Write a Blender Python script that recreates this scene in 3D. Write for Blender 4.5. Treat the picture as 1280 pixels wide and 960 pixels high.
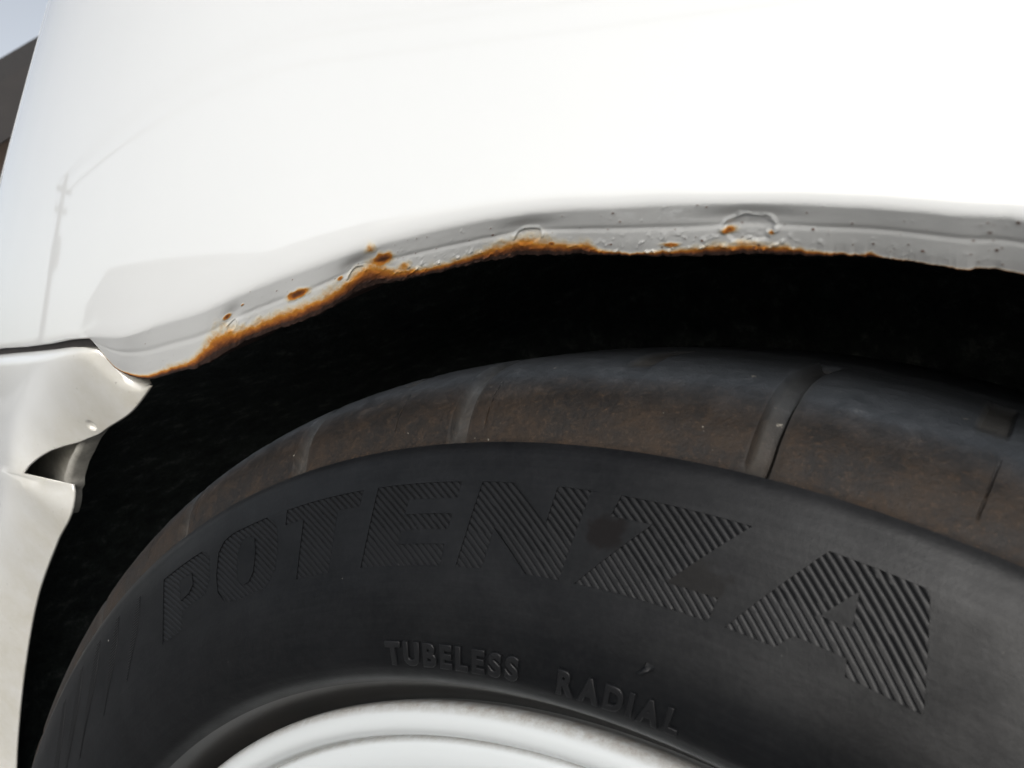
import bpy, bmesh, math, random
import numpy as np
from mathutils import Vector, Matrix
from mathutils.geometry import tessellate_polygon

for o in list(bpy.data.objects):
    bpy.data.objects.remove(o)
sc = bpy.context.scene
col = sc.collection
random.seed(4)
rng = np.random.default_rng(4)
R = math.radians
ZC = 0.2925                       # height of the wheel centre above the ground, metres


def W(x, y, z):                   # wheel-centred millimetres -> world metres
    return Vector((x * .001, y * .001, z * .001 + ZC))


# ------------------------------------------------------------------ camera
cam_data = bpy.data.cameras.new('camera')
cam = bpy.data.objects.new('camera', cam_data)
col.objects.link(cam)
cr = Vector((0.84177441, 0.53846617, -0.03834091))
cu = Vector((0.02564162, 0.03106107, 0.99918853))
cf = Vector((-0.53922013, 0.84207446, -0.01233927))
M = Matrix((cr, cu, -cf)).transposed().to_4x4()
M.translation = W(104.404, -158.976, 285.43)
cam.matrix_world = M
cam_data.sensor_width = 36
cam_data.lens = 1017.04 / 1280 * 36
cam_data.clip_start = .005
cam_data.clip_end = 500
cam_data.dof.use_dof = True
cam_data.dof.focus_distance = .235
cam_data.dof.aperture_fstop = 26
sc.camera = cam

# ------------------------------------------------------------------ light
SUN_AZ, SUN_EL = -64.0, 25.0
world = bpy.data.worlds.new('World')
sc.world = world
world.use_nodes = True
wn = world.node_tree.nodes
wl = world.node_tree.links
bg = wn['Background']
sky = wn.new('ShaderNodeTexSky')
sky.sky_type = 'NISHITA'
sky.sun_disc = False
sky.sun_elevation = R(SUN_EL)
sky.sun_rotation = R(90 - SUN_AZ)
sky.dust_density = 3.2
sky.air_density = 1.0
sky.ozone_density = 1.0
hs = wn.new('ShaderNodeHueSaturation')      # thin high cloud: the whole sky is paler than clear air
hs.inputs['Saturation'].default_value = .32
wl.new(sky.outputs[0], hs.inputs['Color'])
wl.new(hs.outputs[0], bg.inputs[0])
bg.inputs[1].default_value = 0.15
sun_data = bpy.data.lights.new('sun', 'SUN')
sun_data.energy = 1.2
sun_data.angle = R(30)
sun_data.color = (1, 1, 1)
sun = bpy.data.objects.new('sun', sun_data)
col.objects.link(sun)
sd = Vector((math.cos(R(SUN_AZ)) * math.cos(R(SUN_EL)), math.sin(R(SUN_AZ)) * math.cos(R(SUN_EL)), math.sin(R(SUN_EL))))
sun.rotation_euler = sd.to_track_quat('Z', 'Y').to_euler()
sun.location = sd * 20
sc.view_settings.view_transform = 'Standard'
sc.view_settings.look = 'None'
sc.view_settings.gamma = 1
sc.view_settings.exposure = 0.36

# ------------------------------------------------------------------ helpers


def tag(o, label=None, cat=None, group=None, kind=None):
    if label: o['label'] = label
    if cat: o['category'] = cat
    if group: o['group'] = group
    if kind: o['kind'] = kind
    return o


def empty(name, loc):
    e = bpy.data.objects.new(name, None)
    e.location = loc
    e.empty_display_size = .05
    col.objects.link(e)
    return e


def link_mesh(name, me, mat, parent=None, smooth=True):
    o = bpy.data.objects.new(name, me)
    col.objects.link(o)
    if mat is not None and not me.materials: me.materials.append(mat)
    if smooth:
        me.polygons.foreach_set('use_smooth', [True] * len(me.polygons))
    if parent is not None:
        o.parent = parent
        o.matrix_parent_inverse = Matrix.Translation(-abs_loc(parent))
    return o


def abs_loc(o):
    v = Vector(o.location)
    while o.parent:
        o = o.parent
        v = v + Vector(o.location) if o.type == 'EMPTY' and o.parent is not None else Vector((0, 0, 0)) + v
    return v


def pmesh(name, verts, faces, mat, parent=None, smooth=True):
    me = bpy.data.meshes.new(name)
    me.from_pydata([tuple(v) for v in verts], [], [tuple(f) for f in faces])
    me.validate()
    return link_mesh(name, me, mat, parent, smooth)


def grid_faces(nr, nc, closed=False, flip=False, off=0):
    f = []
    for i in range(nr - 1):
        for j in range(nc - (0 if closed else 1)):
            k = (j + 1) % nc
            q = [off + i * nc + j, off + i * nc + k, off + (i + 1) * nc + k, off + (i + 1) * nc + j]
            f.append(q[::-1] if flip else q)
    return f


def grid_normals(P):              # P (nr,nc,3)
    du = np.gradient(P, axis=0)
    dv = np.gradient(P, axis=1)
    n = np.cross(du, dv)
    n /= np.maximum(np.linalg.norm(n, axis=-1, keepdims=True), 1e-12)
    return n


def to_world(P):
    Q = np.array(P, float) * .001
    Q[..., 2] += ZC
    return Q


def add_attr(me, name, vals):
    a = me.attributes.new(name, 'FLOAT', 'POINT')
    a.data.foreach_set('value', np.asarray(vals, np.float32).ravel())


def catmull(ctrl, t):             # ctrl (n,k) with first column the parameter
    c = np.asarray(ctrl, float)
    x = c[:, 0]
    m = np.zeros_like(c[:, 1:])
    h = np.diff(x)[:, None]
    dl = np.diff(c[:, 1:], axis=0) / h
    m[1:-1] = (dl[:-1] * h[1:] + dl[1:] * h[:-1]) / (h[1:] + h[:-1])
    m[0], m[-1] = dl[0], dl[-1]
    t = np.asarray(t, float)
    i = np.clip(np.searchsorted(x, t) - 1, 0, len(x) - 2)
    hh = (x[i + 1] - x[i])
    s = ((t - x[i]) / hh)[:, None]
    s2, s3 = s * s, s * s * s
    return (2 * s3 - 3 * s2 + 1) * c[i, 1:] + (s3 - 2 * s2 + s) * m[i] * hh[:, None] + (-2 * s3 + 3 * s2) * c[i + 1, 1:] + (s3 - s2) * m[i + 1] * hh[:, None]


_perm = rng.random((64, 64, 64))


def vnoise(x, y, z=0.0):          # smooth value noise in 0..1
    x, y, z = np.broadcast_arrays(np.asarray(x, float), np.asarray(y, float), np.asarray(z, float))
    xi, yi, zi = np.floor(x).astype(int), np.floor(y).astype(int), np.floor(z).astype(int)
    fx, fy, fz = x - xi, y - yi, z - zi
    fx, fy, fz = [f * f * (3 - 2 * f) for f in (fx, fy, fz)]
    out = 0
    for a in (0, 1):
        for b in (0, 1):
            for c in (0, 1):
                out = out + _perm[(xi + a) % 64, (yi + b) % 64, (zi + c) % 64] * np.where(a, fx, 1 - fx) * np.where(b, fy, 1 - fy) * np.where(c, fz, 1 - fz)
    return out


def fbm(x, y, z=0.0, n=3):
    s, a, t = 0, 1., 0
    for k in range(n):
        s = s + a * vnoise(np.asarray(x) * 2 ** k + 7.3 * k, np.asarray(y) * 2 ** k + 3.1 * k, np.asarray(z) * 2 ** k)
        t += a
        a *= .5
    return s / t


def sstep(a, b, x):
    t = np.clip((np.asarray(x, float) - a) / (b - a), 0, 1)
    return t * t * (3 - 2 * t)


# ------------------------------------------------------------------ materials
class Mat:
    def __init__(s, name):
        s.m = bpy.data.materials.new(name)
        s.m.use_nodes = True
        s.n = s.m.node_tree.nodes
        s.l = s.m.node_tree.links
        s.b = s.n['Principled BSDF']
        s.tc = s.n.new('ShaderNodeTexCoord')

    def set(s, **k):
        for a, v in k.items():
            s.b.inputs[a.replace('_', ' ')].default_value = v
        return s

    def noise(s, scale, detail=4, rough=.6, vec=None, dist=0):
        n = s.n.new('ShaderNodeTexNoise')
        n.inputs['Scale'].default_value = scale
        n.inputs['Detail'].default_value = detail
        n.inputs['Roughness'].default_value = rough
        n.inputs['Distortion'].default_value = dist
        s.l.new(vec or s.tc.outputs['Object'], n.inputs['Vector'])
        return n.outputs['Fac']

    def ramp(s, inp, stops, interp='LINEAR'):
        n = s.n.new('ShaderNodeValToRGB')
        r = n.color_ramp
        r.interpolation = interp
        while len(r.elements) < len(stops): r.elements.new(.5)
        for e, (p, c) in zip(r.elements, stops):
            e.position = p
            e.color = (c, c, c, 1) if isinstance(c, (int, float)) else (*c, 1)
        s.l.new(inp, n.inputs[0])
        return n.outputs[0]

    def mix(s, fac, a, b):
        n = s.n.new('ShaderNodeMix')
        n.data_type = 'RGBA'
        for sock, v in ((n.inputs[0], fac), (n.inputs[6], a), (n.inputs[7], b)):
            if isinstance(v, bpy.types.NodeSocket): s.l.new(v, sock)
            elif isinstance(v, (int, float)): sock.default_value = v
            else: sock.default_value = (*v, 1)
        return n.outputs[2]

    def math(s, op, a, b=0.0, clamp=False):
        n = s.n.new('ShaderNodeMath')
        n.operation = op
        n.use_clamp = clamp
        for sock, v in ((n.inputs[0], a), (n.inputs[1], b)):
            if isinstance(v, bpy.types.NodeSocket): s.l.new(v, sock)
            else: sock.default_value = v
        return n.outputs[0]

    def attr(s, name):
        n = s.n.new('ShaderNodeAttribute')
        n.attribute_name = name
        return n.outputs['Fac']

    def sep(s):
        n = s.n.new('ShaderNodeSeparateXYZ')
        s.l.new(s.tc.outputs['Object'], n.inputs[0])
        return n.outputs

    def to(s, sock, name):
        s.l.new(sock, s.b.inputs[name])
        return s

    def bump(s, h, strength, dist):
        n = s.n.new('ShaderNodeBump')
        n.inputs['Strength'].default_value = strength
        n.inputs['Distance'].default_value = dist
        s.l.new(h, n.inputs['Height'])
        prev = s.b.inputs['Normal'].links
        if prev: s.l.new(prev[0].from_socket, n.inputs['Normal'])
        s.l.new(n.outputs[0], s.b.inputs['Normal'])
        return s

    def spot(s, pos, radius, dist=.35, nscale=180):  # blotch of its own shape round a point
        d = s.n.new('ShaderNodeVectorMath')
        d.operation = 'DISTANCE'
        s.l.new(s.tc.outputs['Object'], d.inputs[0])
        d.inputs[1].default_value = pos
        v = s.math('DIVIDE', d.outputs['Value'], radius)
        n = s.math('MULTIPLY', s.math('SUBTRACT', s.noise(nscale, 4), .5), dist * 4)
        return s.ramp(s.math('ADD', v, n), [(.75, 1.0), (1.0, 0.0)])


# white car paint
def paint(name, rusty=False, dirt=None):
    p = Mat(name)
    base = (.62, .632, .63)
    tone = p.ramp(p.noise(14, 3), [(.3, tuple(v * .975 for v in base)), (.7, base)])
    c = tone
    if dirt == 'edge':
        g = p.attr('grime')
        gm = p.math('MULTIPLY', g, p.ramp(p.noise(60, 6, .7), [(.3, .35), (.75, 1.0)]))
        c = p.mix(gm, c, (.42, .39, .31))
        fl = p.ramp(p.noise(420, 3, .5), [(.70, 0.0), (.76, 1.0)])
        c = p.mix(p.math('MULTIPLY', fl, p.math('MULTIPLY', g, .5)), c, (.10, .08, .06))
    p.set(Roughness=.32, Coat_Weight=1.0, Coat_Roughness=.035, Coat_IOR=1.95)
    p.b.inputs['Specular IOR Level'].default_value = .5
    if rusty:
        g = p.attr('grime')
        gm = p.math('MULTIPLY', g, p.ramp(p.noise(90, 6, .7), [(.25, .1), (.8, .6)]))
        c = p.mix(gm, c, (.58, .565, .50))
        r = p.attr('rust')
        n1 = p.noise(260, 6, .65)
        n2 = p.noise(900, 4, .6)
        v = p.math('ADD', r, p.math('ADD', p.math('MULTIPLY', p.math('SUBTRACT', n1, .5), .26), p.math('MULTIPLY', p.math('SUBTRACT', n2, .5), .12)))
        rc = p.ramp(v, [(.05, (.60, .56, .43)), (.13, (.55, .41, .16)), (.21, (.52, .25, .030)), (.33, (.40, .130, .010)), (.47, (.16, .045, .006)), (.68, (.026, .009, .004))])
        m = p.ramp(v, [(.03, 0.0), (.26, 1.0)])
        m = p.math('MULTIPLY', m, p.ramp(r, [(.01, 0.0), (.10, 1.0)]))
        c = p.mix(m, c, rc)
        sp = p.attr('speck')
        c = p.mix(p.ramp(sp, [(.35, 0.0), (.7, 1.0)]), c, p.ramp(n1, [(.4, (.10, .05, .03)), (.6, (.20, .07, .025))]))
        inv = p.math('SUBTRACT', 1.0, m, True)
        p.to(inv, 'Coat Weight')
        p.to(p.ramp(m, [(0, .32), (1, .8)]), 'Roughness')
        p.b.inputs['Coat Roughness'].default_value = .05
        h = p.math('MULTIPLY', n1, m)
        p.bump(h, .4, .0010)
        p.bump(p.noise(500, 3), .05, .0004)
    p.to(c, 'Base Color')
    p.bump(p.noise(700, 2, .4), .02, .0002)
    return p.m


M_PAINT = paint('white_paint')
M_LIP = paint('rusty_white_paint', rusty=True)
M_BUMP = paint('grimy_white_paint', dirt='edge')

p = Mat('sidewall_rubber')
c = p.ramp(p.noise(18, 5, .65), [(.3, (.0018, .0021, .0026)), (.7, (.0036, .0041, .0050))])
fine = p.noise(900, 4, .7)
c = p.mix(p.ramp(fine, [(.45, 0.0), (.8, .5)]), c, (.010, .0104, .011))
SPOT1 = p.spot((0, 0, 0), .005)
SPOT2 = p.spot((0, 0, 0), .006, .5)
spots_nodes = [n for n in p.n if n.type == 'VECT_MATH']
c = p.mix(p.math('MULTIPLY', SPOT1, .75), c, (.010, .009, .009))
c = p.mix(p.math('MULTIPLY', SPOT2, .45), c, (.016, .015, .014))
white = p.ramp(p.noise(520, 2, .5), [(.80, 0.0), (.815, 1.0)])
c = p.mix(p.math('MULTIPLY', white, .6), c, (.30, .29, .27))
p.to(c, 'Base Color')
p.to(p.ramp(p.noise(30, 5, .7), [(.3, .36), (.7, .47)]), 'Roughness')
sx, sy_, sz = p.sep()
zr = p.math('SUBTRACT', sz, ZC)
rad_n = p.math('SQRT', p.math('ADD', p.math('MULTIPLY', sx, sx), p.math('MULTIPLY', zr, zr)))
cmb = p.n.new('ShaderNodeCombineXYZ')
p.l.new(p.math('MULTIPLY', rad_n, 900.0), cmb.inputs[0])
p.l.new(p.math('MULTIPLY', p.math('ARCTAN2', zr, sx), 9.0), cmb.inputs[1])
streak = p.noise(1.0, 5, .7, cmb.outputs[0])
sheen = p.ramp(p.noise(26, 6, .72), [(.28, .13), (.72, .31)])   # worn and greasy patches
sheen = p.math('MULTIPLY', sheen, p.ramp(streak, [(.3, .86), (.7, 1.1)]))
p.bump(streak, .04, .0003)
sheen = p.math('MULTIPLY', sheen, p.math('SUBTRACT', 1.0, p.math('ADD', p.math('MULTIPLY', SPOT1, .8), p.math('MULTIPLY', SPOT2, .5)), True))
p.to(sheen, 'Specular IOR Level')
p.bump(fine, .12, .0004)
M_RUB = p.m

p = Mat('letter_rubber')
c = p.ramp(p.noise(40, 5, .65), [(.3, (.0026, .0028, .0032)), (.7, (.0050, .0054, .0062))])
p.to(c, 'Base Color')
p.set(Roughness=.42)
p.b.inputs['Specular IOR Level'].default_value = .22
p.bump(p.noise(1500, 3), .1, .0003)
M_LET = p.m

p = Mat('raised_letter_rubber')
p.to(p.ramp(p.noise(40, 5, .65), [(.3, (.004, .0043, .005)), (.7, (.008, .0085, .0095))]), 'Base Color')
p.set(Roughness=.40)
p.b.inputs['Specular IOR Level'].default_value = .28
M_RAISED = p.m

p = Mat('bead_rubber')
p.to(p.ramp(p.noise(40, 5, .65), [(.3, (.008, .008, .008)), (.7, (.016, .015, .014))]), 'Base Color')
p.set(Roughness=.28)
M_BEAD = p.m

p = Mat('tread_rubber')
y = p.sep()[1]
n1 = p.noise(55, 6, .7)
n2 = p.noise(240, 6, .75)
brown = p.ramp(n1, [(.25, (.008, .0078, .0080)), (.45, (.012, .0106, .0098)), (.62, (.021, .0150, .0108)), (.8, (.034, .0205, .0115))])
brown = p.mix(p.ramp(n2, [(.5, 0.0), (.75, .55)]), brown, (.046, .029, .017))
n3 = p.noise(950, 5, .75)
brown = p.mix(p.ramp(n3, [(.55, 0.0), (.72, .7)]), brown, (.058, .038, .024))
brown = p.mix(p.ramp(n3, [(.28, .8), (.42, 0.0)]), brown, (.004, .004, .004))
crown = p.ramp(n2, [(.3, (.026, .030, .035)), (.62, (.044, .049, .056)), (.78, (.10, .106, .112))])
yy = p.math('ADD', y, p.math('MULTIPLY', p.math('SUBTRACT', n1, .5), .012))
c = p.mix(p.ramp(yy, [(.0140, 0.0), (.0185, 1.0)]), brown, crown)
c = p.mix(p.math('MULTIPLY', p.attr('dust'), p.ramp(n2, [(.3, .55), (.7, .95)])), c, (.060, .058, .054))
chips = p.ramp(p.noise(300, 4, .7), [(.705, 0.0), (.73, 1.0)])
c = p.mix(p.math('MULTIPLY', chips, .55), c, (.34, .32, .27))
p.to(c, 'Base Color')
p.to(p.ramp(n2, [(.3, .50), (.7, .72)]), 'Roughness')
p.b.inputs['Specular IOR Level'].default_value = .22
p.bump(n2, .5, .0007)
p.bump(n3, .4, .0004)
M_TREAD = p.m

p = Mat('dusty_groove')
n2 = p.noise(200, 6, .75)
p.to(p.ramp(n2, [(.3, (.013, .0125, .0118)), (.7, (.034, .032, .029))]), 'Base Color')
p.set(Roughness=.9)
p.bump(n2, .5, .0006)
M_GROOVE = p.m

p = Mat('liner_felt')
n = p.noise(90, 7, .8)
c = p.ramp(n, [(.35, (.024, .029, .029)), (.56, (.055, .064, .062)), (.74, (.20, .215, .20))])
p.to(c, 'Base Color')
p.set(Roughness=.95)
p.b.inputs['Specular IOR Level'].default_value = .15
p.bump(p.noise(300, 6, .8), .9, .002)
M_LINER = p.m

p = Mat('wheel_paint')
g = p.attr('grime')
n = p.noise(330, 6, .8)
c = p.mix(p.math('MULTIPLY', g, p.ramp(n, [(.35, .1), (.65, 1.0)])), (.46, .485, .495), (.18, .135, .09))
c = p.mix(p.ramp(p.noise(620, 3), [(.72, 0.0), (.75, .4)]), c, (.33, .27, .20))
p.to(c, 'Base Color')
p.set(Roughness=.35, Coat_Weight=.6, Coat_Roughness=.12)
M_WHEEL = p.m

p = Mat('dark_gap_shade')  # near-black tone standing in for shadow inside the seam gap
p.to(p.ramp(p.noise(150, 4), [(.3, (.010, .008, .008)), (.7, (.026, .021, .02))]), 'Base Color')
p.set(Roughness=.55)
M_GAP_SHADE = p.m

p = Mat('bracket_metal')
n = p.noise(90, 6, .7)
p.to(p.ramp(n, [(.3, (.16, .155, .14)), (.7, (.38, .37, .33))]), 'Base Color')
p.set(Roughness=.7)
p.bump(n, .3, .001)
M_BRACK = p.m

p = Mat('asphalt')
n = p.noise(60, 8, .7)
p.to(p.ramp(n, [(.3, (.15, .15, .147)), (.7, (.21, .207, .202))]), 'Base Color')
p.set(Roughness=.9)
p.bump(n, .4, .004)
M_GROUND = p.m


def simple(name, a, b, rough=.8, scale=6):
    q = Mat(name)
    q.to(q.ramp(q.noise(scale, 5, .65), [(.3, a), (.7, b)]), 'Base Color')
    q.set(Roughness=rough)
    return q.m


M_ROOF = simple('roof_tile', (.010, .0095, .010), (.017, .015, .015), .7, 20)
M_WALL = simple('house_render', (.36, .27, .21), (.44, .33, .26), .9)
M_WALL2 = simple('grey_render', (.26, .26, .27), (.34, .34, .35), .9)
M_DARK = simple('dark_timber', (.012, .010, .010), (.019, .016, .015), .7)
M_GLASS = simple('window_glass', (.02, .025, .03), (.04, .045, .05), .08)
M_POLE = simple('concrete_pole', (.16, .16, .15), (.24, .235, .22), .85)
M_WIRE = simple('cable_black', (.02, .02, .02), (.03, .03, .03), .6)

# ------------------------------------------------------------------ ground
gnd = pmesh('ground', [(-120, -120, 0), (120, -120, 0), (120, 120, 0), (-120, 120, 0)], [(0, 1, 2, 3)], M_GROUND)
tag(gnd, kind='structure')

# ------------------------------------------------------------------ the car
car = empty('car', (0, 0, 0))
tag(car, 'white car with rust along its wheel arch lip', 'car')


def empty_part(name, loc, parent):
    e = empty(name, loc)
    e.parent = parent
    return e


def fb(x, z):                     # outer skin of the body: y for a place on the flank
    Rz = np.clip(617 - 2.93 * (z - 395), 300, 880)
    d = np.minimum(x + 40, 0)
    return -18 + d * d / (2 * Rz) + .00025 * np.maximum(z - 330, 0) ** 2


LIP = [(185, -133.9, -2.5, 288.2), (215, -119.2, -3.9, 289.6), (250, -103.8, -5.2, 291.2), (275, -93.6, -5.9, 293.9), (300, -84.0, -6.4, 296.8), (340, -69.9, -7.0, 299.8), (385, -55.5, -7.4, 302.1), (420, -45.0, -7.5, 305.0), (450, -36.6, -7.5, 307.9), (500, -23.5, -7.5, 308.9), (560, -9.0, -7.5, 310.1), (600, 0.1, -7.5, 310.8), (640, 8.7, -7.5, 311.2), (690, 18.8, -7.5, 310.6), (740, 28.3, -7.5, 309.5), (800, 38.9, -7.5, 308.0), (860, 48.9, -7.5, 306.9), (910, 56.7, -7.5, 306.5), (960, 64.1, -7.5, 305.8), (1020, 72.5, -7.5, 304.4), (1100, 82.9, -7.5, 302.9), (1150, 89.0, -7.5, 301.3), (1200, 94.8, -7.5, 299.7), (1280, 103.6, -7.5, 298.0)]
FOLD = [(108, -153.5, -10.7, 303.3), (150, -130.6, -13.3, 302.1), (200, -107.2, -15.4, 304.9), (250, -87.1, -16.7, 307.0), (300, -69.4, -17.5, 310.2), (350, -53.6, -17.9, 313.0), (400, -39.3, -18.0, 315.2), (460, -23.7, -18.0, 317.0), (520, -9.5, -18.0, 318.1), (580, 3.6, -18.0, 318.5), (640, 15.7, -18.0, 318.5), (700, 26.9, -18.0, 317.9), (760, 37.3, -18.0, 316.8), (820, 47.0, -18.0, 315.9), (880, 56.0, -18.0, 314.7), (940, 64.5, -18.0, 313.5), (1000, 72.5, -18.0, 312.3), (1050, 78.7, -18.0, 311.1), (1100, 84.7, -18.0, 309.9), (1150, 90.3, -18.0, 308.6), (1200, 95.7, -18.0, 307.3), (1240, 99.9, -18.0, 306.4), (1280, 103.9, -18.0, 305.5)]
# the arch goes on round the wheel beyond the stretch that was measured
for k in range(1, 15):
    a = R(70.8 - 4.2 * k)
    LIP.append((1280 + 60 * k, 315.2 * math.cos(a), -7.5, 315.3 * math.sin(a)))
    a = R(71.2 - 4.2 * k)
    FOLD.append((1280 + 60 * k, 323.0 * math.cos(a), -18.0, 323.0 * math.sin(a)))
# the part of the lip that the bumper tab meets: lip starts at the seam corner
LIPS = [(108, -152.9, -7.6, 299.8), (125, -151.8, -5.5, 295.9), (145, -148.6, -3.7, 291.9), (165, -142.8, -2.4, 289.5)] + LIP
sA = np.concatenate([np.arange(108, 1282, 1.6), np.arange(1284, 2118, 6)])
lip = catmull(LIPS, sA)
fold = catmull(FOLD, sA)
# ragged edge
jag = (vnoise(sA / 9, 3.3) - .5) * .7 + (vnoise(sA / 3.2, 9.1) - .5) * .35
jagw = np.interp(sA, [108, 180, 240, 1050, 1300], [0, .4, 1, .8, .2])

NB, NV = 46, 52                   # rows on the band, rows on the flank
rows = []
vpar = []
topx = np.interp(sA, [108, 1280, 2112], [-200, 140, 520])
topz = np.full_like(topx, 720)
e_in = np.stack([lip[:, 0], lip[:, 1] + 24, lip[:, 2] + 9], 1)
for k in range(6):                # the hidden inner return of the lip
    t = k / 5
    q = e_in * (1 - t) + (lip + [0, 1.4, .9]) * t
    rows.append(q)
    vpar.append(-1 + t * .9)
rows.append(lip + [0, .9, .05]); vpar.append(-.05)
band_w = np.linalg.norm(fold - lip, axis=1)
rad = np.interp(sA, [108, 200, 400, 640, 900, 2100], [3, 6, 6, 3.6, 2.2, 2.2])
ra = np.minimum(rad * .5, band_w * .2)
for k in range(NB):
    v = k / (NB - 1)
    d = (lip - fold) / band_w[:, None]
    q = lip + (fold + d * ra[:, None] - lip) * v
    rows.append(q)
    vpar.append(v)
updir = np.stack([topx - fold[:, 0], topz * 0, topz - fold[:, 2]], 1)
updir /= np.linalg.norm(updir, axis=1)[:, None]


def on_body(q):
    q = q.copy()
    q[:, 1] = fb(q[:, 0], q[:, 2])
    return q


A0 = rows[-1]
B0 = on_body(fold + updir * rad[:, None])
for k in range(1, 15):            # rounded fold
    t = k / 14
    rows.append(A0 * (1 - t) ** 2 + fold * 2 * t * (1 - t) + B0 * t * t)
    vpar.append(1 + t)
Ltot = np.linalg.norm(np.stack([topx, topz], 1) - fold[:, [0, 2]], axis=1)
for k in range(1, NV):
    t = (k / (NV - 1)) ** 1.7
    dist = rad + (Ltot - rad) * t
    rows.append(on_body(fold + updir * dist[:, None]))
    vpar.append(2 + t)
P = np.array(rows)
vpar = np.array(vpar)
nr, nc = P.shape[:2]
# ---- relief of the band: pressed crease, spot welds, blistered paint
band = (vpar >= 0) & (vpar <= 1)
V = np.where((vpar >= 0) & (vpar <= 1), vpar, np.where(vpar < 0, 0, 1 + (vpar - 1) * .3))[:, None] * np.ones((1, nc))
S = np.ones((nr, 1)) * sA[None, :]
P[..., 2] += (jag * jagw)[None, :] * np.where(V <= 1, np.clip(1 - V, 0, 1) ** 5, 0)
N0 = grid_normals(P)
if N0[NB // 2 + 7, nc // 2, 1] > 0: N0 = -N0
h = np.zeros((nr, nc))
inb = ((vpar >= 0) & (vpar < 1.2))[:, None]
crw = np.interp(sA, [108, 160, 500, 800, 2100], [.2, .7, .7, .8, .9])[None, :]
h += -.20 * crw * np.exp(-((V - .60) / .055) ** 2)
h += .12 * np.exp(-((V - .25) / .22) ** 2)
welds = [(290, .50, 15, 1.0), (446, .50, 18, 1.0), (660, .50, 20, 1.1), (935, .54, 27, 1.5)]
sxp = np.gradient(np.linalg.norm(lip - lip[0], axis=1))
arc = np.concatenate([[0], np.cumsum(np.linalg.norm(np.diff(lip, axis=0), axis=1))])
ARC = np.ones((nr, 1)) * arc[None, :]
BW = band_w[None, :]
for s0, v0, rw, dep in welds:
    a0 = np.interp(s0, sA, arc)
    w = rw * .165
    du = (ARC - a0) / w
    dv = (V - v0) * BW * .8 / (w * .62)
    rr = np.sqrt(du ** 2 + dv ** 2) + (vnoise(ARC * .8, V * 9, s0) - .5) * .3
    h += dep * (-.22 * sstep(1.15, .85, rr) + .20 * np.exp(-((rr - 1.1) / .15) ** 2) * (dv > -.3) * (.4 + fbm(ARC * 1.5, V * 20, s0)) + .10 * (fbm(ARC * 1.6, V * 16, s0 + 3) - .5) * sstep(1.1, .8, rr))
    h += -.55 * np.exp(-(du / 1.9) ** 2 - ((V - v0 - .22) / .17) ** 2) * (dep > .5)
# blisters where the paint lifts
bw = np.interp(S, [108, 230, 260, 420, 470, 520, 560, 610, 700, 780, 830, 880, 960, 1010, 1060, 2100], [.05, .2, .3, .3, .6, .9, .6, .8, .5, .5, 1.2, .9, .9, .5, .15, .05])
bl = fbm(ARC * .75, V * BW * .75, 1.7, 3)
h += bw * .38 * sstep(.56, .78, bl) * sstep(.62, .15, V) * (V > 0)
bl2 = vnoise(ARC * 1.3, V * BW * 1.3, 5.2)
h += .10 * sstep(.90, .97, bl2) * inb
h += .10 * (fbm(ARC * .25, V * 2, 2.2) - .5)
# ---- rust: creeps up from the lip; a few patches of its own
rustw = np.interp(S, [108, 150, 180, 200, 235, 252, 268, 285, 300, 340, 400, 430, 448, 462, 490, 520, 560, 590, 625, 660, 700, 735, 748, 790, 830, 900, 985, 1030, 1075, 1090, 1105, 2100],
                  [.4, .6, 1.6, 2.6, 3.0, 6.0, 8.5, 7.0, 4.8, 4.4, 4.6, 4.8, 6.0, 7.4, 3.6, 2.3, 1.9, 2.6, 3.9, 4.0, 2.6, 2.6, 1.2, .45, 1.2, 2.0, 1.6, .8, .3, 1.0, .2, .15]) * 1.5
dl = V * BW
wob = 1 + .5 * (fbm(ARC * .35, dl * .35, 4.4, 4) - .5)
rust = np.exp(-(dl / (rustw * wob * .62)) ** 1.15) * 1.0
rust = np.where((vpar < 0)[:, None], np.maximum(rust, .9), rust)
for s0, v0, ru, rv, amp in ((372, .60, 5.2, 2.3, .62), (283, .72, 2.2, 1.3, .55), (303, .82, 1.0, .6, .5), (478, .66, 4.4, 3.3, .62), (463, .98, 3.4, 2.4, .24), (505, .35, 3.5, 3.0, .25), (425, .56, 1.4, 1.0, .45), (690, .28, 1.2, 1.0, .5), (912, .50, 1.9, 1.3, .45), (838, .25, 2.4, .9, .4), (930, .22, 6, 1.2, .22), (965, .45, .7, .6, .45)):
    a0 = np.interp(s0, sA, arc)
    q = np.sqrt(((ARC - a0) / ru) ** 2 + ((V - v0) * BW / rv) ** 2) + (fbm(ARC * .6, dl * .6, s0 * .1) - .5) * .6
    rust = np.maximum(rust, amp * np.exp(-(np.maximum(q, 0) / .75) ** 2))
h += .22 * sstep(.35, .7, rust) * (fbm(ARC * 1.1, dl * 1.1, 8.8, 3) - .35) * inb
speck = np.zeros((nr, nc))
for k in range(150):
    s0 = random.uniform(170, 1290)
    v0 = random.uniform(.08, 1.05)
    a0 = np.interp(s0, sA, arc)
    rs = random.choice((.22, .28, .3, .38, .5)) * random.uniform(.7, 1.2)
    j0, j1 = np.searchsorted(arc, [a0 - 2, a0 + 2])
    q = np.sqrt((ARC[:, j0:j1] - a0) ** 2 + ((V[:, j0:j1] - v0) * BW[:, j0:j1]) ** 2) / rs
    speck[:, j0:j1] = np.maximum(speck[:, j0:j1], np.where(inb, np.exp(-q ** 2) * random.uniform(.45, 1), 0))
h += speck * .08
P = P + N0 * (h * inb)[..., None]
grime = np.clip(sstep(1.15, .0, V) * .25, 0, 1) * np.ones_like(S)
NG = grid_normals(P)
if NG[NB // 2 + 7, nc // 2, 1] > 0: NG = -NG; flipN = True
else: flipN = False
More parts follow.
